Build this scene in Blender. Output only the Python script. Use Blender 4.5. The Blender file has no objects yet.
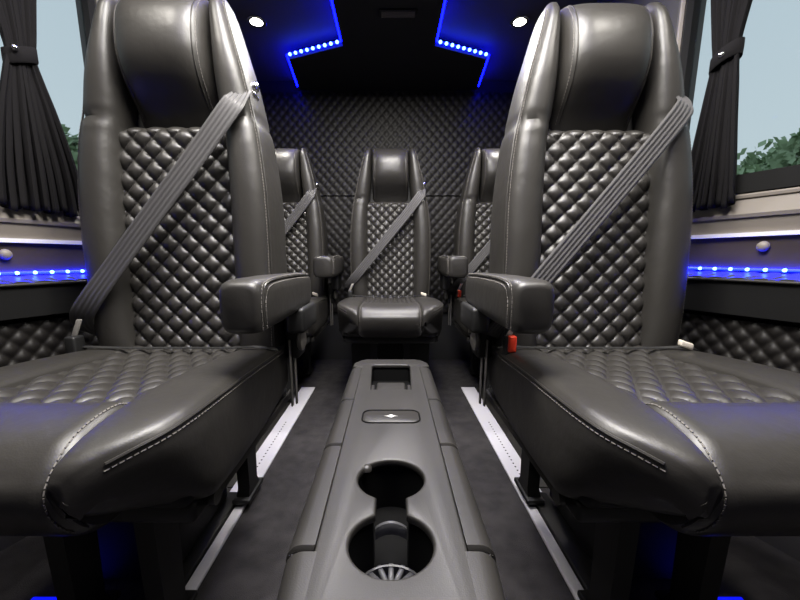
import bpy, bmesh, math, random
from mathutils import Vector, Matrix
random.seed(7)
PI = math.pi
SC = bpy.context.scene
COL = SC.collection

# ------------------------------------------------------------------ camera, world, lights, exposure
cam_d = bpy.data.cameras.new('camera')
cam = bpy.data.objects.new('camera', cam_d)
COL.objects.link(cam)
cam.location = (0, 0, .665)
cam.rotation_euler = (math.radians(80), 0, 0)
cam_d.sensor_width = 36
cam_d.lens = 365 / 800 * 36
cam_d.shift_x = 9 / 800
cam_d.shift_y = 22 / 800
cam_d.clip_start = .02
SC.camera = cam
SC.view_settings.view_transform = 'Standard'
SC.view_settings.look = 'None'
SC.view_settings.gamma = 1
SC.view_settings.use_curve_mapping = False
SC.view_settings.exposure = 0

world = bpy.data.worlds.new('sky')
SC.world = world
world.use_nodes = True
wn, wl = world.node_tree.nodes, world.node_tree.links
bg = wn['Background']
tc = wn.new('ShaderNodeTexCoord')
sx = wn.new('ShaderNodeSeparateXYZ')
wl.new(tc.outputs['Generated'], sx.inputs[0])
rp = wn.new('ShaderNodeValToRGB')
rp.color_ramp.elements[0].position = 0.0
rp.color_ramp.elements[0].color = (.60, .70, .73, 1)
rp.color_ramp.elements[1].position = .7
rp.color_ramp.elements[1].color = (.50, .62, .70, 1)
wl.new(sx.outputs['Z'], rp.inputs[0])
wl.new(rp.outputs[0], bg.inputs[0])
bg.inputs[1].default_value = 1.0


def area(name, loc, rot, sx_, sy_, power, color=(1, 1, 1)):
    l = bpy.data.lights.new(name, 'AREA')
    l.shape = 'RECTANGLE'
    l.size, l.size_y = sx_, sy_
    l.energy = power
    l.color = color
    o = bpy.data.objects.new(name, l)
    COL.objects.link(o)
    o.location = loc
    o.rotation_euler = rot
    return o


# two added overhead area lights brightening the seats, no fixture
area('added_overhead_light', (0, .47, 1.60), (0, 0, 0), .55, .5, 46, (1, .96, .90))
area('added_overhead_light', (0, 1.40, 1.60), (0, 0, 0), .34, .25, 19, (1, .96, .90))

# ------------------------------------------------------------------ materials


def mat(name, color, rough=.5, metal=0, spec=.5, bump=None, emit=None, estr=0, mottled=None, coat=0):
    m = bpy.data.materials.new(name)
    m.use_nodes = True
    n, l = m.node_tree.nodes, m.node_tree.links
    b = n['Principled BSDF']
    b.inputs['Base Color'].default_value = (*color, 1)
    b.inputs['Roughness'].default_value = rough
    b.inputs['Metallic'].default_value = metal
    b.inputs['Specular IOR Level'].default_value = spec
    if coat:
        b.inputs['Coat Weight'].default_value = coat
        b.inputs['Coat Roughness'].default_value = .3
    if emit:
        b.inputs['Emission Color'].default_value = (*emit, 1)
        b.inputs['Emission Strength'].default_value = estr
    t = n.new('ShaderNodeTexCoord')
    if mottled:
        scale, c2 = mottled
        nz = n.new('ShaderNodeTexNoise')
        nz.inputs['Scale'].default_value = scale
        nz.inputs['Detail'].default_value = 6
        l.new(t.outputs['Object'], nz.inputs['Vector'])
        mx = n.new('ShaderNodeValToRGB')
        mx.color_ramp.elements[0].position = .35
        mx.color_ramp.elements[0].color = (*color, 1)
        mx.color_ramp.elements[1].position = .65
        mx.color_ramp.elements[1].color = (*c2, 1)
        l.new(nz.outputs[0], mx.inputs[0])
        l.new(mx.outputs[0], b.inputs['Base Color'])
    if bump:
        prev = None
        for kind, scale, strength, dist in bump:
            if kind == 'noise':
                x = n.new('ShaderNodeTexNoise')
                x.inputs['Detail'].default_value = 3
            else:
                x = n.new('ShaderNodeTexVoronoi')
            x.inputs['Scale'].default_value = scale
            l.new(t.outputs['Object'], x.inputs['Vector'])
            bp = n.new('ShaderNodeBump')
            bp.inputs['Strength'].default_value = strength
            bp.inputs['Distance'].default_value = dist
            l.new(x.outputs[0], bp.inputs['Height'])
            if prev:
                l.new(prev.outputs[0], bp.inputs['Normal'])
            prev = bp
        l.new(prev.outputs[0], b.inputs['Normal'])
    return m


GRAIN = [('voronoi', 420, .12, .0006), ('noise', 17, .32, .007)]
M = {}
M['leather'] = mat('black_leather', (.025, .0232, .0205), .42, bump=GRAIN)
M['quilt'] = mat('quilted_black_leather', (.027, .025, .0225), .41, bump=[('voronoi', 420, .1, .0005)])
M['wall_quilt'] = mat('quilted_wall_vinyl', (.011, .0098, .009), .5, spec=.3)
M['ledge_face'] = mat('black_ledge_vinyl', (.004, .004, .004), .7, spec=.2)
M['ledge'] = mat('grey_quilted_ledge', (.035, .035, .04), .3)
M['vinyl'] = mat('matte_black_vinyl', (.007, .0068, .0065), .6, spec=.35, bump=[('voronoi', 420, .1, .0005)])
M['thread'] = mat('grey_thread', (.13, .12, .11), .7)
M['belt'] = mat('belt_webbing', (.055, .053, .054), .55)
M['plastic'] = mat('black_plastic', (.006, .006, .006), .5)
M['hole'] = mat('recess_black', (.003, .003, .003), .9, spec=.1)  # near-black, shade of the deep wells put into the colour
M['console'] = mat('charcoal_grained_plastic', (.017, .016, .0145), .45, bump=[('noise', 600, .25, .0006)], mottled=(9, (.023, .0212, .019)))
M['chrome'] = mat('chrome', (.7, .7, .7), .18, 1)
M['steel'] = mat('brushed_steel', (.34, .325, .30), .4, .5)
M['alu'] = mat('white_aluminium', (.56, .55, .60), .5, 0)
M['red'] = mat('red_plastic', (.9, .055, .02), .4)
M['tag'] = mat('beige_plastic', (.70, .64, .54), .5)
M['white'] = mat('white_plastic', (.8, .8, .78), .5)
M['carpet'] = mat('charcoal_carpet', (.014, .0125, .0135), .95, bump=[('noise', 500, .6, .004)], mottled=(22, (.030, .027, .0285)))
M['wall'] = mat('grey_wall_vinyl', (.045, .043, .042), .7)
M['dark_wall'] = mat('dark_wall_fabric', (.02, .02, .021), .8)
M['ceil'] = mat('grey_headliner', (.07, .07, .08), .85, bump=[('noise', 300, .3, .002)])
M['ceil_dark'] = mat('black_headliner', (.010, .010, .011), .7)
M['sill'] = mat('greige_sill', (.155, .138, .118), .55)
M['sill_low'] = mat('taupe_trim', (.18, .16, .14), .55)
M['wood'] = mat('dark_brown_veneer', (.030, .022, .018), .45, mottled=(7, (.048, .036, .030)))
M['frame'] = mat('black_rubber', (.008, .008, .008), .85, spec=.15)
M['curtain'] = mat('black_curtain_cloth', (.007, .0065, .007), .9, spec=.12, bump=[('noise', 250, .4, .001)])
M['led'] = mat('blue_led', (.0, .0, .2), .5, emit=(.0006, .0012, 1), estr=42)
M['led_dim'] = mat('dim_blue_led', (.0, .0, .2), .5, emit=(.001, .003, 1), estr=2.5)
M['led_side'] = mat('blue_side_led', (.0, .0, .2), .5, emit=(.001, .003, 1), estr=48)
M['led_dot'] = mat('blue_led_diode', (.1, .2, .6), .5, emit=(.10, .26, 1), estr=10)
M['lens'] = mat('lamp_lens', (.9, .9, .9), .4, emit=(1, .95, .84), estr=22)
M['leaf'] = mat('leaf_green', (.24, .32, .20), .9, mottled=(1.2, (.34, .45, .28)))
M['bark'] = mat('bark', (.09, .07, .05), .9)
M['ground'] = mat('grass_ground', (.08, .14, .05), .95, mottled=(.5, (.12, .18, .07)))
g = bpy.data.materials.new('window_glass')
g.use_nodes = True
gn, gl = g.node_tree.nodes, g.node_tree.links
gn.remove(gn['Principled BSDF'])
tr = gn.new('ShaderNodeBsdfTransparent')
tr.inputs[0].default_value = (.94, .96, .97, 1)
gs = gn.new('ShaderNodeBsdfGlossy')
gs.inputs['Roughness'].default_value = .03
fr = gn.new('ShaderNodeFresnel')
fr.inputs[0].default_value = 1.3
mx = gn.new('ShaderNodeMixShader')
gl.new(fr.outputs[0], mx.inputs[0])
gl.new(tr.outputs[0], mx.inputs[1])
gl.new(gs.outputs[0], mx.inputs[2])
gl.new(mx.outputs[0], gn['Material Output'].inputs[0])
M['glass'] = g
g2 = mat('clear_grey_plastic', (.05, .05, .052), .35)
M['clip'] = g2

# ------------------------------------------------------------------ helpers


def obj(name, vf, m, parent=None, smooth=True, loc=None):
    v, f = vf
    me = bpy.data.meshes.new(name)
    me.from_pydata([tuple(p) for p in v], [], f)
    bm = bmesh.new()
    bm.from_mesh(me)
    bmesh.ops.recalc_face_normals(bm, faces=bm.faces)
    bm.to_mesh(me)
    bm.free()
    if smooth:
        for p in me.polygons:
            p.use_smooth = True
        try:
            me.set_sharp_from_angle(angle=math.radians(50))
        except Exception:
            pass
    me.materials.append(M[m])
    o = bpy.data.objects.new(name, me)
    COL.objects.link(o)
    if parent:
        o.parent = parent
    if loc:
        o.location = loc
    return o


def thing(name, label, cat, loc=(0, 0, 0), group=None, rz=0):
    o = bpy.data.objects.new(name, None)
    o.empty_display_size = .05
    COL.objects.link(o)
    o.location = loc
    o.rotation_euler = (0, 0, rz)
    o['label'] = label
    o['category'] = cat
    if group:
        o['group'] = group
    return o


def tag(o, label, cat, group=None):
    o['label'] = label
    o['category'] = cat
    if group:
        o['group'] = group
    return o


def struct(o):
    o['kind'] = 'structure'
    return o


def join(*vfs):
    V, F = [], []
    for v, f in vfs:
        k = len(V)
        V += [Vector(p) for p in v]
        F += [tuple(i + k for i in q) for q in f]
    return V, F


def xf(vf, fn):
    return [Vector(fn(Vector(p))) for p in vf[0]], vf[1]


def loft(rings, cap=True):
    n = len(rings[0])
    V = [Vector(p) for r in rings for p in r]
    F = []
    for i in range(len(rings) - 1):
        for j in range(n):
            k = (j + 1) % n
            F.append((i * n + j, i * n + k, (i + 1) * n + k, (i + 1) * n + j))
    if cap:
        F.append(tuple(range(n)))
        F.append(tuple((len(rings) - 1) * n + j for j in range(n)))
    return V, F


def superell(cx, cy, a, b, n=2.6, k=28):
    out = []
    for i in range(k):
        t = 2 * PI * i / k
        c, s = math.cos(t), math.sin(t)
        out.append((cx + a * math.copysign(abs(c) ** (2 / n), c), cy + b * math.copysign(abs(s) ** (2 / n), s)))
    return out


def table(tab, t):
    """smooth (Catmull-Rom like) lookup in rows sorted on column 0"""
    ks = [r[0] for r in tab]
    if t <= ks[0]:
        return tab[0][1:]
    if t >= ks[-1]:
        return tab[-1][1:]
    i = max(j for j in range(len(ks) - 1) if ks[j] <= t)
    u = (t - ks[i]) / (ks[i + 1] - ks[i])
    out = []
    for c in range(1, len(tab[0])):
        p1, p2 = tab[i][c], tab[i + 1][c]
        h = ks[i + 1] - ks[i]
        m1 = (p2 - tab[i - 1][c]) / (ks[i + 1] - ks[i - 1]) * h if i > 0 else p2 - p1
        m2 = (tab[i + 2][c] - p1) / (ks[i + 2] - ks[i]) * h if i + 2 < len(tab) else p2 - p1
        out.append((2 * u ** 3 - 3 * u * u + 1) * p1 + (u ** 3 - 2 * u * u + u) * m1 + (-2 * u ** 3 + 3 * u * u) * p2 + (u ** 3 - u * u) * m2)
    return out


def spline(pts, n):
    rows = [(i, *p) for i, p in enumerate(pts)]
    return [Vector(table(rows, (len(pts) - 1) * k / n)) for k in range(n + 1)]


def tube(path, r, n=8, closed=False):
    path = [Vector(p) for p in path]
    rings = []
    N = len(path)
    up = None
    for i, p in enumerate(path):
        if closed:
            t = path[(i + 1) % N] - path[i - 1]
        else:
            t = path[min(i + 1, N - 1)] - path[max(i - 1, 0)]
        t.normalize()
        if up is None:
            up = Vector((0, 0, 1)) if abs(t.z) < .9 else Vector((1, 0, 0))
        a = t.cross(up).normalized()
        b = a.cross(t).normalized()
        up = b
        rr = r[i] if isinstance(r, (list, tuple)) else r
        rings.append([p + a * rr * math.cos(2 * PI * k / n) + b * rr * math.sin(2 * PI * k / n) for k in range(n)])
    if closed:
        rings.append(rings[0])
        return loft(rings, False)
    return loft(rings)


def box(x0, x1, y0, y1, z0, z1, bev=0, seg=3):
    bm = bmesh.new()
    vs = [bm.verts.new((x, y, z)) for x in (x0, x1) for y in (y0, y1) for z in (z0, z1)]
    for q in ((0, 1, 3, 2), (4, 6, 7, 5), (0, 4, 5, 1), (2, 3, 7, 6), (0, 2, 6, 4), (1, 5, 7, 3)):
        bm.faces.new([vs[i] for i in q])
    if bev:
        bmesh.ops.bevel(bm, geom=list(bm.edges), offset=bev, segments=seg, profile=.5, affect='EDGES')
    bm.verts.ensure_lookup_table()
    bm.verts.index_update()
    V = [v.co.copy() for v in bm.verts]
    F = [tuple(v.index for v in f.verts) for f in bm.faces]
    bm.free()
    return V, F


def lathe(prof, n=24, axis='z', c=(0, 0, 0)):
    rings = []
    for r, h in prof:
        ring = []
        for k in range(n):
            a = 2 * PI * k / n
            p = (r * math.cos(a), r * math.sin(a), h)
            if axis == 'x':
                p = (h, p[0], p[1])
            if axis == 'y':
                p = (p[0], h, p[1])
            ring.append(Vector(p) + Vector(c))
        rings.append(ring)
    return loft(rings)


def prism(poly, z0, z1):
    return loft([[(x, y, z0) for x, y in poly], [(x, y, z1) for x, y in poly]])


def quilt(u0, u1, v0, v1, cw, ch, amp, place, n=10, uo=0, skirt=.02, pw=.42):
    """diamond tufted panel; place(u, v, h) -> point"""
    nu = max(2, round((u1 - u0) / cw * n))
    nv = max(2, round((v1 - v0) / ch * n))
    V, F = [], []
    for j in range(nv + 1):
        for i in range(nu + 1):
            u = u0 + (u1 - u0) * i / nu
            v = v0 + (v1 - v0) * j / nv
            a = (u - uo) / cw + (v - v0) / ch
            b = (u - uo) / cw - (v - v0) / ch
            sa, sb = abs(math.sin(PI * a)), abs(math.sin(PI * b))
            h = amp * (.84 * (sa * sb) ** pw + .16 * min(math.asin(sa), math.asin(sb)) / (PI / 2))
            V.append(Vector(place(u, v, h)))
    w = nu + 1
    for j in range(nv):
        for i in range(nu):
            F.append((j * w + i, j * w + i + 1, (j + 1) * w + i + 1, (j + 1) * w + i))
    # skirt round the rim gives the pad its thickness
    rim = [i for i in range(w)] + [j * w + nu for j in range(1, nv + 1)] + [nv * w + i for i in range(nu - 1, -1, -1)] + [j * w for j in range(nv - 1, 0, -1)]
    k = len(V)
    for r in rim:
        j, i = divmod(r, w)
        u = u0 + (u1 - u0) * i / nu
        v = v0 + (v1 - v0) * j / nv
        V.append(Vector(place(u, v, -skirt)))
    m = len(rim)
    for q in range(m):
        F.append((rim[q], rim[(q + 1) % m], k + (q + 1) % m, k + q))
    F.append(tuple(k + q for q in range(m)))
    return V, F


def dashes(path, step=.0065, ln=.0045, r=.0009):
    path = [Vector(p) for p in path]
    out = []
    d = 0
    for a, b in zip(path, path[1:]):
        L = (b - a).length
        if L < 1e-6:
            continue
        t = (b - a) / L
        while d < L:
            p = a + t * d
            out.append(tube([p - t * ln / 2, p + t * ln / 2], r, 4))
            d += step
        d -= L
    return join(*out)


def ribbon(path, width, side, thick=.0012, ribs=6):
    """ribbed strap: path points, per point direction across the strap"""
    rings = []
    N = len(path)
    W = width if isinstance(width, list) else [width] * N
    for i in range(N):
        t = (path[min(i + 1, N - 1)] - path[max(i - 1, 0)]).normalized()
        s = side[i] - t * side[i].dot(t)
        s.normalize()
        nrm = t.cross(s).normalized()
        top, bot = [], []
        K = ribs * 4
        for k in range(K + 1):
            x = (k / K - .5) * W[i]
            h = thick * .9 * (.5 + .5 * math.cos(2 * PI * k / 4 + PI))
            top.append(path[i] + s * x + nrm * (thick / 2 + h))
            if k % 4 == 0:
                bot.append(path[i] + s * x - nrm * thick / 2)
        rings.append(top + bot[::-1])
    return loft(rings)


def curve_plate(name, outlines, z0, z1, bev, m, parent):
    """flat plate with holes: filled 2D curve turned into a mesh"""
    cu = bpy.data.curves.new(name, 'CURVE')
    cu.dimensions = '2D'
    cu.fill_mode = 'BOTH'
    cu.extrude = (z1 - z0) / 2 - bev
    cu.bevel_depth = bev
    cu.bevel_resolution = 2
    for pts in outlines:
        sp = cu.splines.new('POLY')
        sp.points.add(len(pts) - 1)
        for q, (x, y) in zip(sp.points, pts):
            q.co = (x, y, 0, 1)
        sp.use_cyclic_u = True
    tmp = bpy.data.objects.new('tmp', cu)
    COL.objects.link(tmp)
    dg = bpy.context.evaluated_depsgraph_get()
    dg.update()
    me = bpy.data.meshes.new_from_object(tmp.evaluated_get(dg))
    bpy.data.objects.remove(tmp)
    me.name = name
    me.transform(Matrix.Translation((0, 0, (z0 + z1) / 2)))
    bm = bmesh.new()
    bm.from_mesh(me)
    bmesh.ops.remove_doubles(bm, verts=bm.verts, dist=1e-5)
    bm.to_mesh(me)
    bm.free()
    for p in me.polygons:
        p.use_smooth = True
    me.set_sharp_from_angle(angle=math.radians(35))
    me.materials.clear()
    me.materials.append(M[m])
    o = bpy.data.objects.new(name, me)
    COL.objects.link(o)
    o.parent = parent
    return o


def rrect(x0, x1, y0, y1, r, n=5):
    out = []
    for cx, cy, a0 in ((x1 - r, y1 - r, 0), (x0 + r, y1 - r, 90), (x0 + r, y0 + r, 180), (x1 - r, y0 + r, 270)):
        for k in range(n + 1):
            a = math.radians(a0 + 90 * k / n)
            out.append((cx + r * math.cos(a), cy + r * math.sin(a)))
    return out


# ------------------------------------------------------------------ the van shell
REAR = 2.34
PLAN = [(.83, REAR + .02), (.83, 1.42), (.764, 1.10), (.946, .60), (.946, -1.3)]
WA, WB = Vector((.764, 1.10, 0)), Vector((.946, .60, 0))     # the window bay runs from WA to WB
WD = (WB - WA).normalized()
WN = Vector((-WD.y, WD.x, 0))
if WN.x > 0:
    WN = -WN                                                   # towards the cabin
WL = (WB - WA).length


def bay(D, inset, z, side):
    """point in the window bay at depth D, 'inset' off the wall"""
    t = (D - WA.y) / (WB.y - WA.y)
    p = WA.lerp(WB, t) + WN * inset
    return Vector((p.x * side, p.y, z))


struct(obj('floor', box(-1.05, 1.05, -1.35, REAR + .1, -.03, 0), 'carpet', smooth=False))


def wall_seg(p, q, z0, z1, side, th=.04):
    a, b = Vector((p[0], p[1], 0)), Vector((q[0], q[1], 0))
    d = (b - a).normalized()
    n = Vector((d.y, -d.x, 0))
    if n.x < 0:
        n = -n
    c = [a, b, b + n * th, a + n * th]
    return loft([[(v.x * side, v.y, z0) for v in c], [(v.x * side, v.y, z1) for v in c]])


WIN_D0, WIN_D1, WIN_Z0, WIN_Z1 = .64, 1.06, .835, 1.50


def bay_xy(D):
    v = bay(D, 0, 0, 1)
    return v.x, v.y


for side, sname in ((-1, 'left'), (1, 'right')):
    segs = [wall_seg(PLAN[0], PLAN[1], 0, 1.8, side), wall_seg(PLAN[1], PLAN[2], 0, 1.8, side),
            wall_seg(PLAN[2], bay_xy(WIN_D1), 0, 1.8, side),
            wall_seg(bay_xy(WIN_D1), bay_xy(WIN_D0), 0, WIN_Z0, side),
            wall_seg(bay_xy(WIN_D1), bay_xy(WIN_D0), WIN_Z1, 1.8, side),
            wall_seg(bay_xy(WIN_D0), PLAN[3], 0, 1.8, side),
            wall_seg(PLAN[3], (.946, .45), 0, 1.8, side),
            wall_seg((.946, .45), (.946, -1.0), 0, 1.8, side),
            wall_seg((.946, -1.0), PLAN[4], 0, 1.8, side)]
    struct(obj('wall_' + sname, join(*segs), 'wall', smooth=False))

# unseen front wall closed to keep frontal light off the seats, rear wall
fw = box(-1, 1, -1.34, -1.3, 0, 1.8)
struct(obj('wall_front', fw, 'dark_wall', smooth=False))
rw = struct(obj('wall_rear', box(-.88, .88, REAR, REAR + .05, 0, 1.8), 'dark_wall', smooth=False))

# quilted headliner of the rear wall in two fields, seam between them
SEAM = 1.035


def rear_pad(z0, z1):
    return quilt(-.80, .80, z0, z1, .052, .058, .007, lambda u, v, h: (u, REAR - .012 - h, v), n=8, skirt=-.0 + .012)


pad = thing('quilted_wall_panel', 'black diamond quilted panel covering the rear wall behind the seats', 'wall panel', (0, 0, 0))
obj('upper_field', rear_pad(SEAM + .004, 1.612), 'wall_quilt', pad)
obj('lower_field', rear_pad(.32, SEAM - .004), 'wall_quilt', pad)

# ceiling: high side soffits, dropped black centre panel stepping wider at the back
CZ = 1.62
SZ = 1.68
struct(obj('ceiling', box(-1.05, 1.05, -1.35, REAR + .05, SZ, SZ + .03), 'ceil', smooth=False))
XA, XB = .220, .499
YS0, YS1 = 1.866, 1.983
outline = [(-XA, -1.3), (XA - .02, -1.3), (XA - .02, YS0), (XB - .03, YS1), (XB - .005, REAR - .03), (-XB - .03, REAR - .03), (-XB, YS1), (-XA, YS0)]
cp = thing('ceiling_panel', 'black dropped panel along the middle of the ceiling', 'ceiling panel', (0, 0, 0))
obj('panel_board', prism(outline, CZ, CZ + .02), 'ceil_dark', cp, smooth=False)
obj('spine', prism([(x * .72, y if y > 0 else y) for x, y in outline], CZ + .02, SZ), 'ceil_dark', cp, smooth=False)


def led_line(p, q, z):
    return tube([(p[0], p[1], z), (q[0], q[1], z)], .0045, 6)


for s, side in ((-1, 'left'), (1, 'right')):
    xa = -XA if s < 0 else XA - .02
    xb = -XB if s < 0 else XB - .03
    xc = -XB - .03 if s < 0 else XB - .005
    e = .008 * s
    t = thing('led_strip', 'glowing blue LED strip edging the %s side of the black ceiling panel' % side, 'LED strip', (0, 0, 0), 'blue LED strips on the ceiling')
    path = [(xa + e, -.6), (xa + e, YS0 - .006), (xb + e, YS1 - .008), (xc + e, REAR - .04)]
    obj('light_line', join(*[led_line(path[i], path[i + 1], CZ + .016) for i in range(3)]), 'led', t)
    for k in range(9):
        u = (k + .6) / 9.2
        x = xa + e + (xb - xa) * u
        y = YS0 - .012 + (YS1 - YS0) * u
        obj('diode', lathe([(.001, -.007), (.006, -.005), (.0085, 0), (.006, .005), (.001, .007)], 10, c=(x, y, CZ + .014)), 'led_dot', t)

# ceiling downlights
for i, (x, y, lab) in enumerate(((-.585, 1.79, 'lit round white downlight in the ceiling left of the blue LED strips'), (.56, 1.79, 'lit round white downlight in the ceiling right of the blue LED strips'),
                               (-.60, .42, ''), (.60, .42, ''))):
    if lab:
        t = thing('downlight', lab, 'ceiling light', (x, y, SZ), 'round ceiling downlights')
        obj('trim_ring', lathe([(.030, -.001), (.040, -.001), (.041, -.006), (.036, -.009), (.030, -.007)], 28), 'chrome', t)
        obj('lens', lathe([(.001, -.008), (.02, -.009), (.030, -.006), (.031, -.002), (.001, -.002)], 24), 'lens', t)
    l = bpy.data.lights.new('downlight_lamp', 'SPOT')
    l.energy = (34, 34, 24, 24)[i]
    l.spot_size = math.radians((96, 96, 150, 150)[i])
    l.spot_blend = .6
    l.shadow_soft_size = .05
    l.color = (1, .95, .87)
    lo = bpy.data.objects.new('downlight_lamp', l)
    COL.objects.link(lo)
    lo.location = (x, y, SZ - .03)

t = thing('ceiling_vent', 'small grey oblong vent in the middle of the black ceiling panel', 'vent', (.028, 1.63, CZ))
obj('vent_frame', box(-.075, .075, -.02, .02, -.008, 0, .006), 'plastic', t)
obj('grille', join(*[box(-.066, .066, -.014 + .009 * k, -.010 + .009 * k, -.011, -.007) for k in range(4)]), 'sill_low', t)

# ------------------------------------------------------------------ side panels under the windows


def strip(z0, z1, i0, i1, D0=.60, D1=1.10, side=1, back=.001, bev=0):
    """prism along the bay; i0/i1 = inset of its lower/upper inner edge"""
    prof = [(back, z0), (i0, z0), (i1, z1), (back, z1)]
    return loft([[bay(D, i, z, side) for i, z in prof] for D in (D0, D1)])


wall_n = 1
for side, sn in ((-1, 'left'), (1, 'right')):
    # window: frame, glass
    ring_o = rrect(WIN_D0 - .01, WIN_D1 + .012, .815, WIN_Z1 + .01, .05)
    ring_i = rrect(WIN_D0 + .02, WIN_D1 - .003, .858, WIN_Z1 - .02, .04)
    V, F = [], []
    n = len(ring_o)
    rows = [(ring_o, .0), (ring_o, .012), (ring_i, .010), (ring_i, -.016)]
    for rg, ins in rows:
        V += [bay(D, ins, z, side) for D, z in rg]
    for r in range(3):
        for j in range(n):
            k = (j + 1) % n
            F.append((r * n + j, r * n + k, (r + 1) * n + k, (r + 1) * n + j))
    w = bpy.data.objects.new('window_%d' % wall_n, None)
    COL.objects.link(w)
    struct(w)
    obj('window_frame', (V, F), 'frame', w)
    obj('window_pane', loft([[bay(D, -.010, z, side) for D, z in ring_i], [bay(D, -.014, z, side) for D, z in ring_i]]), 'glass', w, smooth=False)
    # slim grey trim bead round the black frame
    V2 = []
    bead = [bay(D, .010, z, side) for D, z in rrect(WIN_D0 - .02, WIN_D1 + .022, .806, WIN_Z1 + .02, .055)]
    obj('window_bead', tube(bead, .006, 6, True), 'sill_low', w)
    # stepped trim: sill, taupe fascia, white line, veneer
    dz = -.015 if side < 0 else 0
    s = struct(obj('trim_%d' % wall_n, join(strip(.762 + dz, .800 + dz, .034, .010, side=side), strip(.756 + dz, .764 + dz, .034, .036, side=side)), 'sill', smooth=False))
    struct(obj('trim_%d' % (wall_n + 2), strip(.722 + dz, .757 + dz, .022, .030, side=side), 'sill_low', smooth=False))
    struct(obj('trim_%d' % (wall_n + 4), strip(.713 + dz, .722 + dz, .026, .028, side=side), 'white', smooth=False))
    struct(obj('trim_%d' % (wall_n + 6), strip(.640 + dz, .713 + dz, .012, .016, side=side), 'wood', smooth=False))
    kb = obj('snap_button', lathe([(.001, 0), (.010, 0), (.012, .004), (.010, .010), (.004, .013), (.001, .0132)], 18), 'sill_low')
    kp = bay(.822 if side < 0 else .846, .015, .672 if side < 0 else .690, side)
    kb.location = kp
    nw = Vector((WN.x * side, WN.y, 0))
    kb.rotation_mode = 'QUATERNION'
    kb.rotation_quaternion = nw.to_track_quat('Z', 'Y')
    tag(kb, 'small round brown button on the dark veneer strip under the %s window' % sn, 'button', 'buttons on the side veneer')
    # armrest ledge with a quilted top lit by a blue LED line, black face, quilted lower pad
    t = thing('side_panel', 'black padded side ledge with quilted lower pad along the %s wall' % sn, 'side panel', (0, 0, 0), 'padded ledges along the side walls')
    zt = .617 if side > 0 else .610
    obj('ledge', join(strip(.535, zt - .004, .066, .066, side=side), strip(zt - .006, zt - .002, .069, .062, side=side)), 'ledge_face', t, smooth=False)
    L = [bay(D, .0705, zt - .003, side) for D in (.60, 1.10)]
    obj('edge_piping', tube(L, .0035, 8), 'leather', t)
    obj('ledge_top', quilt(.62, 1.09, .014, .066, .04, .05, .004, lambda u, v, h: bay(u, v, zt + .014 - (v - .014) / .052 * .014 + h, side), n=8, skirt=.006), 'ledge', t)
    obj('lower_pad', quilt(.62, 1.09, .36, .522, .036, .042, .010, lambda u, v, h: bay(u, .04 + h, v, side), n=10, skirt=.037, pw=.36), 'wall_quilt', t)
    l = thing('led_strip', 'blue LED line glowing on the ledge under the %s window' % sn, 'LED strip', (0, 0, 0), 'blue LED lines on the side ledges')
    obj('light_line', tube([bay(D, .021, zt + .021, side) for D in (.61, 1.09)], .0035, 6), 'led_side', l)
    for k in range(16):
        p = bay(.62 + .0305 * k, .024, zt + .021, side)
        obj('diode', lathe([(.0005, -.004), (.0032, -.003), (.0045, 0), (.0032, .003), (.0005, .004)], 8, c=p), 'led_dot', l)
    wall_n += 1

# ------------------------------------------------------------------ curtains


def curtain(side, rows, label):
    t = thing('curtain', label, 'curtain', (0, 0, 0), 'tied black window curtains')
    NP = 9
    nz, nu = 60, NP * 10
    V, F = [], []
    z0, z1 = rows[0][0], rows[-1][0]
    for j in range(nz + 1):
        z = z0 + (z1 - z0) * j / nz
        a, b, amp = table(rows, z)
        fr_, bk = [], []
        for i in range(nu + 1):
            u = i / nu
            ph = u * NP * 2 * PI + .5 * math.sin(5 * u + 1)
            w_ = amp * math.sin(ph) * (1 + .35 * math.sin(13 * u + 2.2))
            D = a + (b - a) * u + .25 * amp * math.sin(2 * ph + z * 3)
            zz = z
            if j <= 2:
                zz += .006 * math.sin(ph * .5 + 1) + (.004 * math.sin(23 * u))
            V.append(bay(D, .042 + w_, zz, side))
    w_n = nu + 1
    for j in range(nz):
        for i in range(nu):
            F.append((j * w_n + i, j * w_n + i + 1, (j + 1) * w_n + i + 1, (j + 1) * w_n + i))
    o = obj('drape', (V, F), 'curtain', t)
    m_ = o.modifiers.new('thick', 'SOLIDIFY')
    m_.thickness = .002
    # tie band wrapped round the gathered cloth, snap on it
    zt = TIE[side]
    a, b, amp = table(rows, zt)
    rings = []
    for k in range(25):
        th = 2 * PI * k / 24
        D = (a + b) / 2 + (abs(b - a) / 2 + .006) * math.cos(th)
        ins = .042 + .021 * math.sin(th)
        tilt = -.012 * math.cos(th) * side
        rings.append([bay(D, ins + dx, zt + tilt + dz, side) for dx, dz in ((0, -.016), (.0025, -.013), (.0025, .013), (0, .016), (-.001, 0))])
    band = obj('tie_band', loft(rings, False), 'curtain', t)
    sd = SNAP[side]
    p = bay(a + (b - a) * sd, .042 + .024, zt + (.001 if side > 0 else .004), side)
    nw = Vector((WN.x * side, WN.y, 0)).normalized()
    q = nw.to_track_quat('Z', 'Y')
    dome = lathe([(.0005, .005), (.004, .0045), (.0062, .0015), (.0066, 0), (.0005, 0)], 16)
    obj('snap', xf(dome, lambda v: q @ v + p), 'chrome', band)


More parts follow.
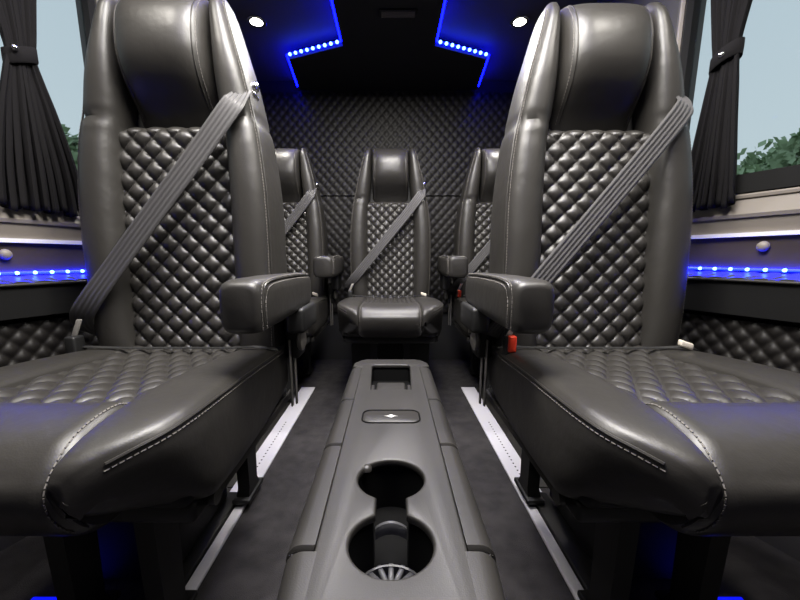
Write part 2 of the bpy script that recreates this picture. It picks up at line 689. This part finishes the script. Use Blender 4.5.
TIE = {-1: 1.093, 1: 1.122}
SNAP = {-1: .08, 1: .45}
curtain(-1, [(.770, .815, .972, .013), (.86, .822, .965, .013), (.98, .842, .940, .011), (1.06, .860, .918, .010), (1.095, .868, .912, .008), (1.13, .865, .916, .010), (1.25, .848, .932, .012), (1.5, .83, .97, .013)],
        'black pleated curtain tied with a band at the left window')
curtain(1, [(.785, .898, 1.010, .013), (.86, .905, 1.000, .013), (.98, .918, .988, .011), (1.06, .926, .980, .010), (1.122, .932, .976, .008), (1.16, .932, .980, .010), (1.28, .914, .998, .012), (1.5, .88, 1.03, .013)],
        'black pleated curtain tied with a band at the right window')

# ------------------------------------------------------------------ seat tracks in the floor
for x0, s, lab in ((-.392, -1, 'left'), (.362, 1, 'right')):
    t = thing('seat_track', 'white aluminium seat track in the floor %s of the console' % lab, 'floor track', (x0, 0, 0), 'floor seat tracks')
    w_ = .07 * s
    xs = sorted((0, w_))
    obj('track_plate', box(xs[0], xs[1], .90, 1.80, 0, .006, .001, 1), 'alu', t, smooth=False)
    xe = sorted((0, .026 * s))
    obj('edge_bar', box(xe[0], xe[1], .2, .90, 0, .010, .003, 2), 'alu', t)
    xe = sorted((.028 * s, .075 * s))
    obj('dark_strip', box(xe[0], xe[1], .2, .93, 0, .016, .003, 2), 'plastic', t)  # black strip along the outer half of the near track
    xe = sorted((w_, w_ + .045 * s))
    obj('side_flange', box(xe[0], xe[1], .97, 1.80, 0, .003), 'console', t, smooth=False)
    obj('slot_row', join(*[lathe([(.003, .0055), (.003, .0066), (.001, .0066)], 8, c=(.036 * s, .93 + .02 * k, 0)) for k in range(24)]), 'hole', t)

# ------------------------------------------------------------------ console
HZ = .365
con = thing('centre_console', 'charcoal plastic centre console with two cup holders between the front seats', 'console', (0, 0, 0))


def con_ring(y, w_, top, r=.02, zb=.0, flare=.012):
    pts = [(-w_ - flare, zb), (w_ + flare, zb), (w_, top - r - .03), (w_, top - r)]
    for k in range(1, 6):
        a = PI / 2 * k / 5
        pts.append((w_ - r + r * math.cos(a), top - r + r * math.sin(a)))
    for k in range(0, 5):
        a = PI / 2 + PI / 2 * k / 5
        pts.append((-w_ + r + r * math.cos(a), top - r + r * math.sin(a)))
    pts += [(-w_, top - r), (-w_, top - r - .03)]
    return [(x, y, z) for x, z in pts]


TOPB = HZ - .11
obj('console_body', loft([con_ring(y, w_, tp) for y, w_, tp in ((.165, .056, .2), (.175, .062, TOPB), (.20, .075, TOPB), (.24, .083, TOPB), (.285, .090, TOPB), (.34, .103, TOPB), (1.0, .106, TOPB), (1.045, .095, TOPB), (1.06, .07, TOPB - .03))]), 'plastic', con)
# skirt walls up to the lids
def shell_ring(y, w_, z):
    return (w_, y, z)
so = [(-.058, .17), (.058, .17), (.074, .19), (.084, .235), (.092, .285), (.101, .32), (.106, .34), (.106, 1.0), (.09, 1.045), (.07, 1.054), (-.07, 1.054), (-.09, 1.045), (-.106, 1.0), (-.106, .34), (-.101, .32), (-.092, .285), (-.084, .235), (-.074, .19)]
si = [(x * .965, .61 + (y - .61) * .99) for x, y in so]
n = len(so)
V = [(x, y, z) for rg, z in ((so, .27), (so, HZ - .010), (si, HZ - .010), (si, .27)) for x, y in rg]
F = [(r * n + j, r * n + (j + 1) % n, ((r + 1) % 4) * n + (j + 1) % n, ((r + 1) % 4) * n + j) for r in range(4) for j in range(n)]
obj('console_rim', (V, F), 'console', con)

C1, C2, RC, NK = .345, .461, .0492, .0220
hole = []
ah = math.asin(NK / RC)
for k in range(33):                                  # front circle from the neck round to the neck
    a = PI / 2 + ah + (2 * PI - 2 * ah) * k / 32
    hole.append((RC * math.cos(a), C1 + RC * math.sin(a)))
for k in range(33):
    a = -PI / 2 + ah + (2 * PI - 2 * ah) * k / 32
    hole.append((RC * math.cos(a), C2 + RC * math.sin(a)))
tray = [(-.050, .803), (.050, .803), (.0565, .99), (.050, 1.008), (-.050, 1.008), (-.0565, .99)]
cw_, fwid = .0765, .108
out = [(-cw_ + .012, .168), (cw_ - .012, .168), (cw_, .180), (cw_ + .001, .985), (.103, .99), (.102, 1.02), (.085, 1.048), (.07, 1.056),
       (-.07, 1.056), (-.085, 1.048), (-.102, 1.02), (-.103, .99), (-cw_ - .001, .985), (-cw_, .180)]
top = curve_plate('top_panel', [out, hole, tray], HZ - .012, HZ, .0035, 'console', con)
# padded side lids, three a side
for s in (-1, 1):
    for y0, y1 in ((.3385, .5520), (.5560, .7460), (.7500, .983)):
        rings = []
        for y, sh in ((y0, .004), (y0 + .003, 0), (y1 - .003, 0), (y1, .004)):
            pr = [(.0808 + sh * .3, HZ - .012), (.0808 + sh * .3, HZ - .001 - sh)]
            for k in range(7):
                a = PI / 2 - PI / 2 * k / 6
                pr.append((.094 + (.019 - sh) * math.cos(a), HZ - .022 + (.021 - sh) * math.sin(a)))
            pr += [(.113 - sh, HZ - .060), (.1085, HZ - .060), (.1085, HZ - .012)]
            rings.append([(x * s, y, z) for x, z in pr])
        obj('side_lid', loft(rings), 'console', con)
for s in (-1, 1):
    rings = []
    for y, sh in ((.172, .012), (.176, .004), (.19, 0), (.25, 0), (.30, 0), (.3315, 0), (.3345, .004)):
        tp = .100 * max(0, .336 - y)
        pr = [(.0768, HZ - .012), (.0768, HZ - sh * .8)]
        for k in range(7):
            a = PI / 2 - PI / 2 * k / 6
            pr.append((.090 - tp * .8 + (.0215 - sh) * math.cos(a), HZ - .022 + (.022 - sh) * math.sin(a)))
        pr += [(.1125 - sh - tp * .8, HZ - .060), (.1075 - tp, HZ - .060), (.080, HZ - .012)]
        rings.append([(x * s, y, z) for x, z in pr])
    obj('front_cover', loft(rings), 'console', con)
# cup holder well
cup = [(x, y, HZ - .004) for x, y in hole]
rings = [[(x * k_, C1 + (y - C1) if False else y, z) for x, y, _ in cup] for k_, z in ((1.0, HZ - .004), (.97, HZ - .05), (.95, HZ - .082))]
V, F = loft(rings, False)
m0 = len(cup)
F.append(tuple(2 * m0 + j for j in range(m0)))
ch = obj('cup_holder', (V, F), 'hole', con)
fins = []
for k in range(9):
    a = PI * (k / 8) * 1.0
    c_, s_ = math.cos(a), math.sin(a)
    f_ = box(.010, .040, -.0035, .0035, HZ - .0815, HZ - .071, .002, 2)
    fins.append(xf(f_, lambda v, c_=c_, s_=s_: (v.x * c_ - v.y * s_, C1 + .008 + v.x * s_ + v.y * c_, v.z)))
fins.append(lathe([(.044, HZ - .0816), (.044, HZ - .070), (.041, HZ - .070), (.041, HZ - .0816)], 36, c=(0, C1, 0)))
obj('cup_base', join(*fins), 'clip', ch)
sad = []
for k in range(13):
    u = -1 + 2 * k / 12
    x = .0195 * u
    z = HZ - .030 + .008 * (1 - u * u)
    sad.append([(x, .395, z - .012), (x, .394, z - .002), (x, .396, z + .003), (x, .400, z + .003), (x, .401, z - .012)])
obj('divider_clip', loft(sad), 'clip', ch)
obj('thumb_rest', lathe([(.0005, .004), (.004, .0034), (.0075, .0005), (.008, -.004), (.0005, -.006)], 16, c=(-.036, C2 + .030, HZ - .0035)), 'console', ch)
# lidded socket cover with its white emblem
lid = obj('socket_cover', loft([[(x, y, z) for x, y in rrect(-.052 + e, .052 - e, .632 + e, .683 - e, .014)] for z, e in ((HZ - .004, 0), (HZ + .0003, 0), (HZ + .0012, .0012))]), 'console', con)
obj('cover_groove', tube([(x, y, HZ + .0005) for x, y in rrect(-.0545, .0545, .6295, .6855, .016)], .0016, 6, True), 'hole', con)
em = [(.0048 * math.cos(2 * PI * k / 20), .657 + .0058 * math.sin(2 * PI * k / 20)) for k in range(20)]
wing = [(-.0130, .657), (-.005, .6582), (.005, .6582), (.0130, .657), (.005, .6558), (-.005, .6558)]
obj('emblem', join(prism(em, HZ + .0012, HZ + .0018), prism(wing, HZ + .0012, HZ + .0016)), 'white', lid, smooth=False)
# open tray at the back
V, F = [], []
tr2 = [(x * .985, .905 + (y - .905) * .985) for x, y in tray]
rings = [[(x, y, HZ - .004) for x, y in tray], [(x, y, HZ - .05) for x, y in tr2]]
V, F = loft(rings, False)
F.append(tuple(6 + j for j in range(6)))
tr_ = obj('tray', (V, F), 'hole', con, smooth=False)
obj('tray_insert', join(box(-.036, .036, .808, .90, HZ - .049, HZ - .016, .005), box(-.050, -.040, .808, .87, HZ - .049, HZ - .012, .003), box(.040, .050, .808, .87, HZ - .049, HZ - .012, .003)), 'console', tr_)

# ------------------------------------------------------------------ seats
BT = [(.36, .117, .188, -.006, .105), (.42, .116, .204, -.024, .120), (.50, .116, .211, -.038, .128), (.65, .117, .214, -.047, .130), (.80, .117, .211, -.048, .124),
      (.92, .113, .198, -.044, .115), (.97, .105, .187, -.040, .11), (1.05, .098, .170, -.044, .105), (1.12, .096, .150, -.040, .098), (1.18, .0955, .132, -.030, .088),
      (1.203, .097, .124, -.014, .076), (1.214, .101, .117, .004, .054)]


LEAN = [.05]


def lean(v):
    v = Vector(v)
    v.y += max(0, v.z - .45) * LEAN[0]
    return v


def bolster(s):
    rings = []
    zs = [.36 + (1.203 - .36) * k / 62 for k in range(63)] + [1.208, 1.212, 1.214]
    for z in zs:
        xi, xo, yf, yb = table(BT, z)
        cr = math.exp(-((z - .962) / .006) ** 2)
        cr2 = math.exp(-((z - .925) / .010) ** 2) * .35
        yf += .010 * cr + .006 * cr2
        xo -= .005 * cr
        pts = superell((xi + xo) / 2, (yf + yb) / 2, (xo - xi) / 2, (yb - yf) / 2, 2.7, 30)
        rings.append([lean((x * s, y, z)) for x, y in pts])
    return loft(rings)


def bolster_seam(s, off=0):
    out = []
    for k in range(70):
        z = .44 + (1.19 - .44) * k / 69
        xi, xo, yf, yb = table(BT, z)
        cx, cy, a, b = (xi + xo) / 2, (yf + yb) / 2, (xo - xi) / 2, (yb - yf) / 2
        th = math.radians(-38 + off)
        c, s_ = math.cos(th), math.sin(th)
        x = cx + a * abs(c) ** (2 / 2.7)
        y = cy - b * abs(s_) ** (2 / 2.7)
        out.append(lean((x * s + .0004 * s, y - .0004, z)))
    return out


PT = [(.935, .088, .040), (.955, .094, .026), (.98, .093, .006), (1.01, .0935, -.024), (1.035, .0935, -.046), (1.07, .0935, -.063), (1.11, .093, -.067), (1.15, .093, -.060), (1.18, .092, -.042), (1.200, .093, -.016), (1.213, .084, .018)]


def pillow():
    rings = []
    zs = [.935 + (1.205 - .935) * k / 34 for k in range(35)] + [1.210, 1.213]
    for z in zs:
        w_, yf = table(PT, z)
        rings.append([lean((x, y, z)) for x, y in superell(0, (yf + .09) / 2, w_, (.09 - yf) / 2, 3.4, 40)])
    return loft(rings)


def pillow_seam(x):
    out = []
    for k in range(40):
        z = .968 + (1.206 - .968) * k / 39
        w_, yf = table(PT, z)
        cy, b = (yf + .09) / 2, (.09 - yf) / 2
        y = cy - b * (1 - abs(x / w_) ** 3.4) ** (1 / 3.4)
        out.append(lean((x, y - .0003, z)))
    return out


CT = [(-.505, .128, .142, .395, .440), (-.498, .128, .156, .375, .455), (-.475, .127, .183, .350, .468), (-.44, .125, .210, .334, .477), (-.40, .123, .221, .326, .481), (-.34, .119, .225, .323, .482), (-.22, .122, .225, .323, .479), (-.08, .124, .220, .325, .469), (.05, .128, .212, .33, .457)]


def tuck(y, z, zt):
    # the front end slopes back under the seat
    k = min(1, max(0, (-.34 - y) / .14))
    return y + k * max(0, zt - .03 - z) * .75


def cush_sec(y):
    xi, xo, zb, zt = table(CT, y)
    m_ = (xi + xo) / 2
    q = spline([(xi, zt - .012), (xi + (xo - xi) * .12, zt - .003), (m_, zt), (xo - (xo - xi) * .14, zt - .003), (xo, zt - .012)], 16)
    q += spline([(xo + .0008, zt - .0145), (xo + .003, zt - .05), (xo + .001, zb + .03), (xo - .010, zb)], 10)
    q += [Vector((m_, zb)), Vector((xi, zb))]
    return q


def cush_bolster(s):
    rings = []
    ys = [-.505, -.5035, -.501, -.498, -.494] + [-.49 + .54 * k / 40 for k in range(41)]
    for y in ys:
        zt = table(CT, y)[3]
        rings.append([(p[0] * s, tuck(y, p[1], zt), p[1]) for p in cush_sec(y)])
    return loft(rings)


def cush_seam(s, off):
    out = []
    for k in range(70):
        y = -.484 + .505 * k / 69
        xi, xo, zb, zt = table(CT, y)
        if off >= 0:
            out.append(Vector(((xo - off + .0010) * s, y, zt - .0125 + off * .55)))
        else:
            out.append(Vector(((xo + .0016) * s, y, zt - .0125 + off)))
    return out


RP = [(-.346, .448), (-.353, .466), (-.376, .478), (-.415, .480), (-.458, .472), (-.488, .453), (-.504, .430), (-.503, .402), (-.485, .370), (-.450, .340), (-.40, .328), (-.352, .335)]


def roll_prof(x):
    u = abs(x) / .123
    e = .012 * max(0, (u - .82) / .18) ** 2
    pts = spline([(y, z) for y, z in RP], 44)
    cy, cz = -.42, .40
    return [(x * (1 + .075 * min(1, max(0, (-.36 - p.x) / .12))), cy + (p.x - cy) * (1 - e / .07), cz + (p.y - cz) * (1 - e / .07) - .004 * (1 - u * u) * (p.y > .44)) for p in [Vector((q[0], q[1])) for q in pts]]


def front_roll():
    xs = [-.123 + .246 * k / 40 for k in range(41)]
    return loft([roll_prof(x) for x in xs])


def cush_top(u, v, h):
    # u across, v along y
    z = .452 + .010 * max(0, (-v - .15) / .21) - .006 * (1 - (u / .13) ** 2)
    h *= min(1, max(0, (v + .368) / .03))
    return (u, v, z + h - .008 * min(1, max(0, (-.352 - v) / .015)))


def strap_path():
    d_ = (.765, 0, -.644)
    key = [((.160, .004, 1.018), (.97, .05, -.05)), ((.162, -.020, 1.010), (.95, .05, -.12)), ((.158, -.044, .988), (.88, 0, -.45)), ((.144, -.056, .962), d_), ((.076, -.058, .876), d_), ((.008, -.060, .794), d_), ((-.060, -.061, .712), d_), ((-.124, -.061, .634), d_),
           ((-.172, -.060, .576), (.74, .15, -.65)), ((-.206, -.048, .536), (.60, .45, -.62)), ((-.221, -.020, .506), (.35, .7, -.55)), ((-.225, .012, .484), (.2, .7, -.6))]
    P = spline([k[0] for k in key], 60)
    S = spline([k[1] for k in key], 60)
    P = [lean(p) for p in P]
    return P, [s.normalized() for s in S]


def build_seat():
    t = thing('captain_seat', '', 'seat', (0, 0, 0), 'black quilted leather seats')
    obj('back_shell', loft([[lean((x, y, z)) for x, y in superell(0, .085, table(BT, z)[1] - .022, .05 * (1 if .4 < z < 1.19 else .7), 3.5, 36)] for z in [.36 + .845 * k / 24 for k in range(25)]]), 'vinyl', t)
    obj('backrest_panel', quilt(-.126, .126, .425, .948, .0452, .0452, .0110, lambda u, v, h: lean((u, .004 - h - .010 * math.cos(u / .126 * 1.3) + (.02 * max(0, (v - .93) / .018) ** 2), v)), n=14, skirt=.03, pw=.36), 'quilt', t)
    for s in (-1, 1):
        b = obj('backrest_bolster', bolster(s), 'leather', t)
        obj('piping', tube(bolster_seam(s), .0017, 6), 'leather', b)
        obj('stitching', dashes(bolster_seam(s, -7)), 'thread', b)
    p = obj('headrest', pillow(), 'leather', t)
    for x in (-.076, .076):
        obj('piping', tube(pillow_seam(x), .0015, 6), 'leather', p)
        obj('stitching', dashes(pillow_seam(x + math.copysign(.006, x))), 'thread', p)
    obj('cushion_body', box(-.205, .205, -.40, .07, .325, .44, .02), 'vinyl', t)
    obj('cushion_panel', quilt(-.130, .130, -.395, .015, .0455, .078, .0135, cush_top, n=14, skirt=.015, pw=.36), 'quilt', t)
    for s in (-1, 1):
        b = obj('cushion_bolster', cush_bolster(s), 'leather', t)
        obj('piping', tube(cush_seam(s, 0), .0021, 6), 'leather', b)
        obj('stitching', join(dashes(cush_seam(s, .007), .007, .005, .0010), dashes(cush_seam(s, -.007), .007, .005, .0010)), 'thread', b)
    r = obj('front_roll', front_roll(), 'leather', t)
    for s in (-1, 1):
        pth = [Vector(((p[0] + .003) * s, p[1], p[2])) for p in roll_prof(.1205)][2:34]
        pth = [v + (v - Vector((v.x, -.42, .40))).normalized() * .001 for v in pth]
        obj('piping', tube(pth, .0022, 6), 'leather', r)
        pth2 = [Vector((p[0] * s, p[1], p[2])) for p in roll_prof(.113)][2:34]
        pth2 = [v + (v - Vector((v.x, -.42, .40))).normalized() * .0008 for v in pth2]
        obj('stitching', dashes(pth2, .007, .005, .0010), 'thread', r)
    # frame under the cushion
    obj('seat_pan', box(-.200, .200, -.38, .09, .295, .328, .008), 'plastic', t)
    for s in (-1, 1):
        obj('side_rail', join(box(.205 * s - .004, .205 * s + .004, -.34, .10, .300, .318, .003, 2), lathe([(.001, -.005), (.013, -.005), (.013, .005), (.001, .005)], 16, 'x', (.206 * s, -.335, .309))), 'console', t)
        for y in (-.28, .09):
            obj('leg', join(loft([[(.075 * s + dx * a_, y + dy * b_, z) for dx, dy in ((-1, -1), (1, -1), (1, 1), (-1, 1))] for z, a_, b_ in ((.018, .018, .045), (.05, .016, .028), (.297, .016, .034))]), box(.075 * s - .024, .075 * s + .024, y - .055, y + .055, .0165, .03, .004)), 'plastic', t)
    # belt
    P, S = strap_path()
    bl = obj('seat_belt', ribbon(P, [.024 + .020 * min(1, i / 15) for i in range(61)], S, .0022, 5), 'belt', t)
    obj('belt_guide', join(tube([lean(q) for q in ((.146, .020, 1.026), (.150, .002, 1.026), (.165, -.006, 1.022), (.178, .002, 1.014), (.178, .020, 1.010))], .0038, 8), lathe([(.001, -.004), (.010, -.003), (.012, .002), (.009, .008), (.001, .010)], 16, 'x', tuple(lean((.172, .020, 1.036))))), 'chrome', t)
    lp = spline([(-.226, -.055, .470), (-.19, -.062, .474), (-.12, -.048, .468), (0, -.036, .465), (.12, -.048, .468), (.18, -.062, .474), (.222, -.045, .462)], 40)
    obj('lap_belt', ribbon(lp, .009, [Vector((0, .9, .2))] * 41, ribs=2), 'vinyl', t)
    bk = obj('buckle', box(-.217, -.194, -.085, -.055, .450, .500, .005), 'plastic', t)
    obj('release_button', box(-.214, -.197, -.090, -.076, .468, .503, .003), 'red', bk)
    obj('belt_tongue', xf(box(-.006, .006, -.002, .002, 0, .045, .0015), lambda v: (v.x - .212 + v.z * .45, v.y - .066, v.z + .49)), 'steel', t)
    obj('belt_anchor', xf(box(-.013, .015, -.006, .006, -.007, .007, .003), lambda v: (v.x + .168, v.y - .075, v.z + .482 - v.x * .35)), 'tag', t)
    return t


def add_armrest(root, s, fat=1, fwd=0, up=0):
    """upholstered armrest on the aisle side; s = side of the seat in its own frame"""
    AT = [(-.288 - fwd, .022, .030), (-.286 - fwd, .028, .036), (-.279 - fwd, .032, .041), (-.262 - fwd, .034, .0435), (-.15, .035, .044), (.06, .034, .040), (.085, .030, .034)]
    AX = .243 + .035 * (fat - 1)
    rings = []
    for y, a, b in AT:
        rings.append([(AX * s + x, y, .589 + up + z) for x, z in superell(0, 0, a * fat, b * (1 + up * 4), 4.2, 32)])
    arm = obj('armrest', loft(rings), 'leather', root)
    zz = up + .044 * up * 4
    a_in = s * (AX + .0352 * fat)
    # seam round the aisle-side face: up the front corner and back along the top corner
    def edge(dx, dz, dy):
        p = [(a_in - s * .004, -.268 + dy - fwd, .556), (a_in - s * .003, -.272 + dy - fwd, .585), (a_in - s * .004, -.266 + dy - fwd, .610 - dz), (a_in - s * .005, -.245 + dy - fwd, .624 - dz), (a_in - s * .006, -.18, .6285 - dz), (a_in - s * .006, -.05, .628 - dz), (a_in - s * .0065, .06, .624 - dz)]
        return [q + Vector((0, 0, zz)) for q in spline(p, 50)]
    obj('piping', tube(edge(0, 0, 0), .002, 6), 'leather', arm)
    obj('stitching', join(dashes(edge(0, -.003, -.007), .007, .005, .001), dashes([q + Vector((s * .002, 0, 0)) for q in edge(0, .006, .007)], .007, .005, .001)), 'thread', arm)
    fl = lambda vf: xf(vf, lambda v: (v.x * s, v.y, v.z))
    obj('recliner', fl(join(lathe([(.001, -.008), (.020, -.008), (.026, -.003), (.026, .004), (.014, .009), (.001, .010)], 24, 'x', (.256, .035, .468)), lathe([(.001, 0), (.007, 0), (.007, .014), (.001, .014)], 12, 'x', (.258, .035, .492)))), 'steel', root)
    obj('recliner_bracket', fl(join(box(.226, .231, .02, .032, .30, .47, .002, 1), box(.233, .238, .036, .046, .30, .47, .002, 1))), 'steel', root)
    obj('armrest_bracket', join(box(min(.244 * s, .285 * s), max(.244 * s, .285 * s), -.05, .085, .50, .556 + up, .008), box(min(.214 * s, .25 * s), max(.214 * s, .25 * s), .03, .10, .42, .53, .008)), 'plastic', root)


def copy_tree(o, parent=None):
    c = o.copy()
    COL.objects.link(c)
    if parent:
        c.parent = parent
    for ch_ in list(o.children):
        copy_tree(ch_, c)
    return c


proto = build_seat()
LEAN[0] = .088
reclined = build_seat()                                # the right front seat leans further back
SEATS = [('left front', -.474, .835, 1, 'front black quilted leather seat nearest on the left beside the console'),
         ('right front', .461, .835, -1, 'front black quilted leather seat nearest on the right beside the console'),
         ('rear left', -.555, 1.93, 1, 'rear black quilted leather seat behind the front left seat'),
         ('rear middle', -.003, 1.93, 0, 'rear black quilted leather seat in the middle of the back row'),
         ('rear right', .552, 1.93, -1, 'rear black quilted leather seat behind the front right seat')]
roots = [proto, reclined] + [copy_tree(proto) for _ in SEATS[2:]]
for r, (nm, x, y, s, lab) in zip(roots, SEATS):
    r.location = (x, y, 0)
    r['label'] = lab
    if s:
        add_armrest(r, s, *((1.35, .03, .035) if y > 1 else (1, 0)))
    e0 = s if s else 1
    xs_ = sorted((-.19 * e0, (.03 if s else .19) * e0))
    obj('shade_block', box(xs_[0], xs_[1], -.20, .07, .02, .297, .01), 'vinyl', r)  # black block added for the shade under the seat
    if nm == 'left front':
        for ch_ in [c for c in r.children if c.name.startswith('belt_anchor')]:
            bpy.data.objects.remove(ch_)
    if s != -1:
        for ch_ in [c for c in r.children if c.name.startswith('buckle')]:
            for c2 in list(ch_.children):
                bpy.data.objects.remove(c2)

# blue lamps under the two front seats
for x, sd, dx in ((-.64, 'left', .0), (.625, 'right', .0)):
    t = thing('underseat_lamp', 'small blue LED bar glowing on the floor under the %s front seat' % sd, 'LED lamp', (x, .60, 0), 'blue lamps under the front seats')
    obj('housing', box(-.06, .06, -.012, .012, 0, .012, .002), 'plastic', t)
    obj('diode_bar', box(-.055, .055, -.006, .006, .012, .015), 'led_dim', t, smooth=False)
    l = bpy.data.lights.new('underseat_light', 'POINT')
    l.energy = .022
    l.color = (.03, .05, 1)
    l.shadow_soft_size = .03
    lo = bpy.data.objects.new('underseat_light', l)
    COL.objects.link(lo)
    lo.location = (x, .60, .05)

# ------------------------------------------------------------------ outside
struct(obj('ground', box(-40, 40, -15, 40, -.75, -.7), 'ground', smooth=False))


TREES = [(-9.9, 12.0, 5.15, .9, 'green tree outside the left window beside the front left seat', 3),
         (-15.4, 14.0, 5.6, 1.2, 'green tree outside the left window at the photo edge', 5),
         (11.0, 12.0, 4.35, .75, 'low green treetop outside the right window just past the curtain', 8),
         (15.1, 15.4, 5.7, 1.2, 'green treetop outside the right window between two others', 11),
         (13.1, 12.0, 5.3, .95, 'taller green treetop outside the right window at the photo edge', 9)]


def tree(x, y, h, w_, label, seed):
    rnd = random.Random(seed)
    t = thing('tree', label, 'tree', (x, y, -.7), 'trees outside the van windows')
    obj('trunk', tube([(0, 0, 0), (.05, 0, h * .3), (0, .05, h * .6), (.02, 0, h * .8)], [.16, .13, .09, .04], 8), 'bark', t)
    V, F = [], []
    for k in range(1500):
        a, b = rnd.uniform(0, 2 * PI), math.acos(rnd.uniform(-1, 1))
        rr = rnd.uniform(.55, 1) ** .5
        lob = 1 + .22 * math.sin(3 * a + seed) * math.sin(2 * b + seed)
        c = Vector((w_ * lob * rr * math.sin(b) * math.cos(a), w_ * lob * rr * math.sin(b) * math.sin(a), h * .60 + h * .40 * rr * lob * math.cos(b)))
        n1 = Vector((rnd.uniform(-1, 1), rnd.uniform(-1, 1), rnd.uniform(-1, 1))).normalized()
        n2 = n1.orthogonal().normalized()
        n3 = n1.cross(n2)
        s_ = rnd.uniform(.12, .24)
        k0 = len(V)
        V += [c + n2 * s_, c + n3 * s_ * .6, c - n2 * s_, c - n3 * s_ * .6]
        F.append((k0, k0 + 1, k0 + 2, k0 + 3))
    obj('crown', (V, F), 'leaf', t, smooth=False)


for args in TREES:
    tree(*args)
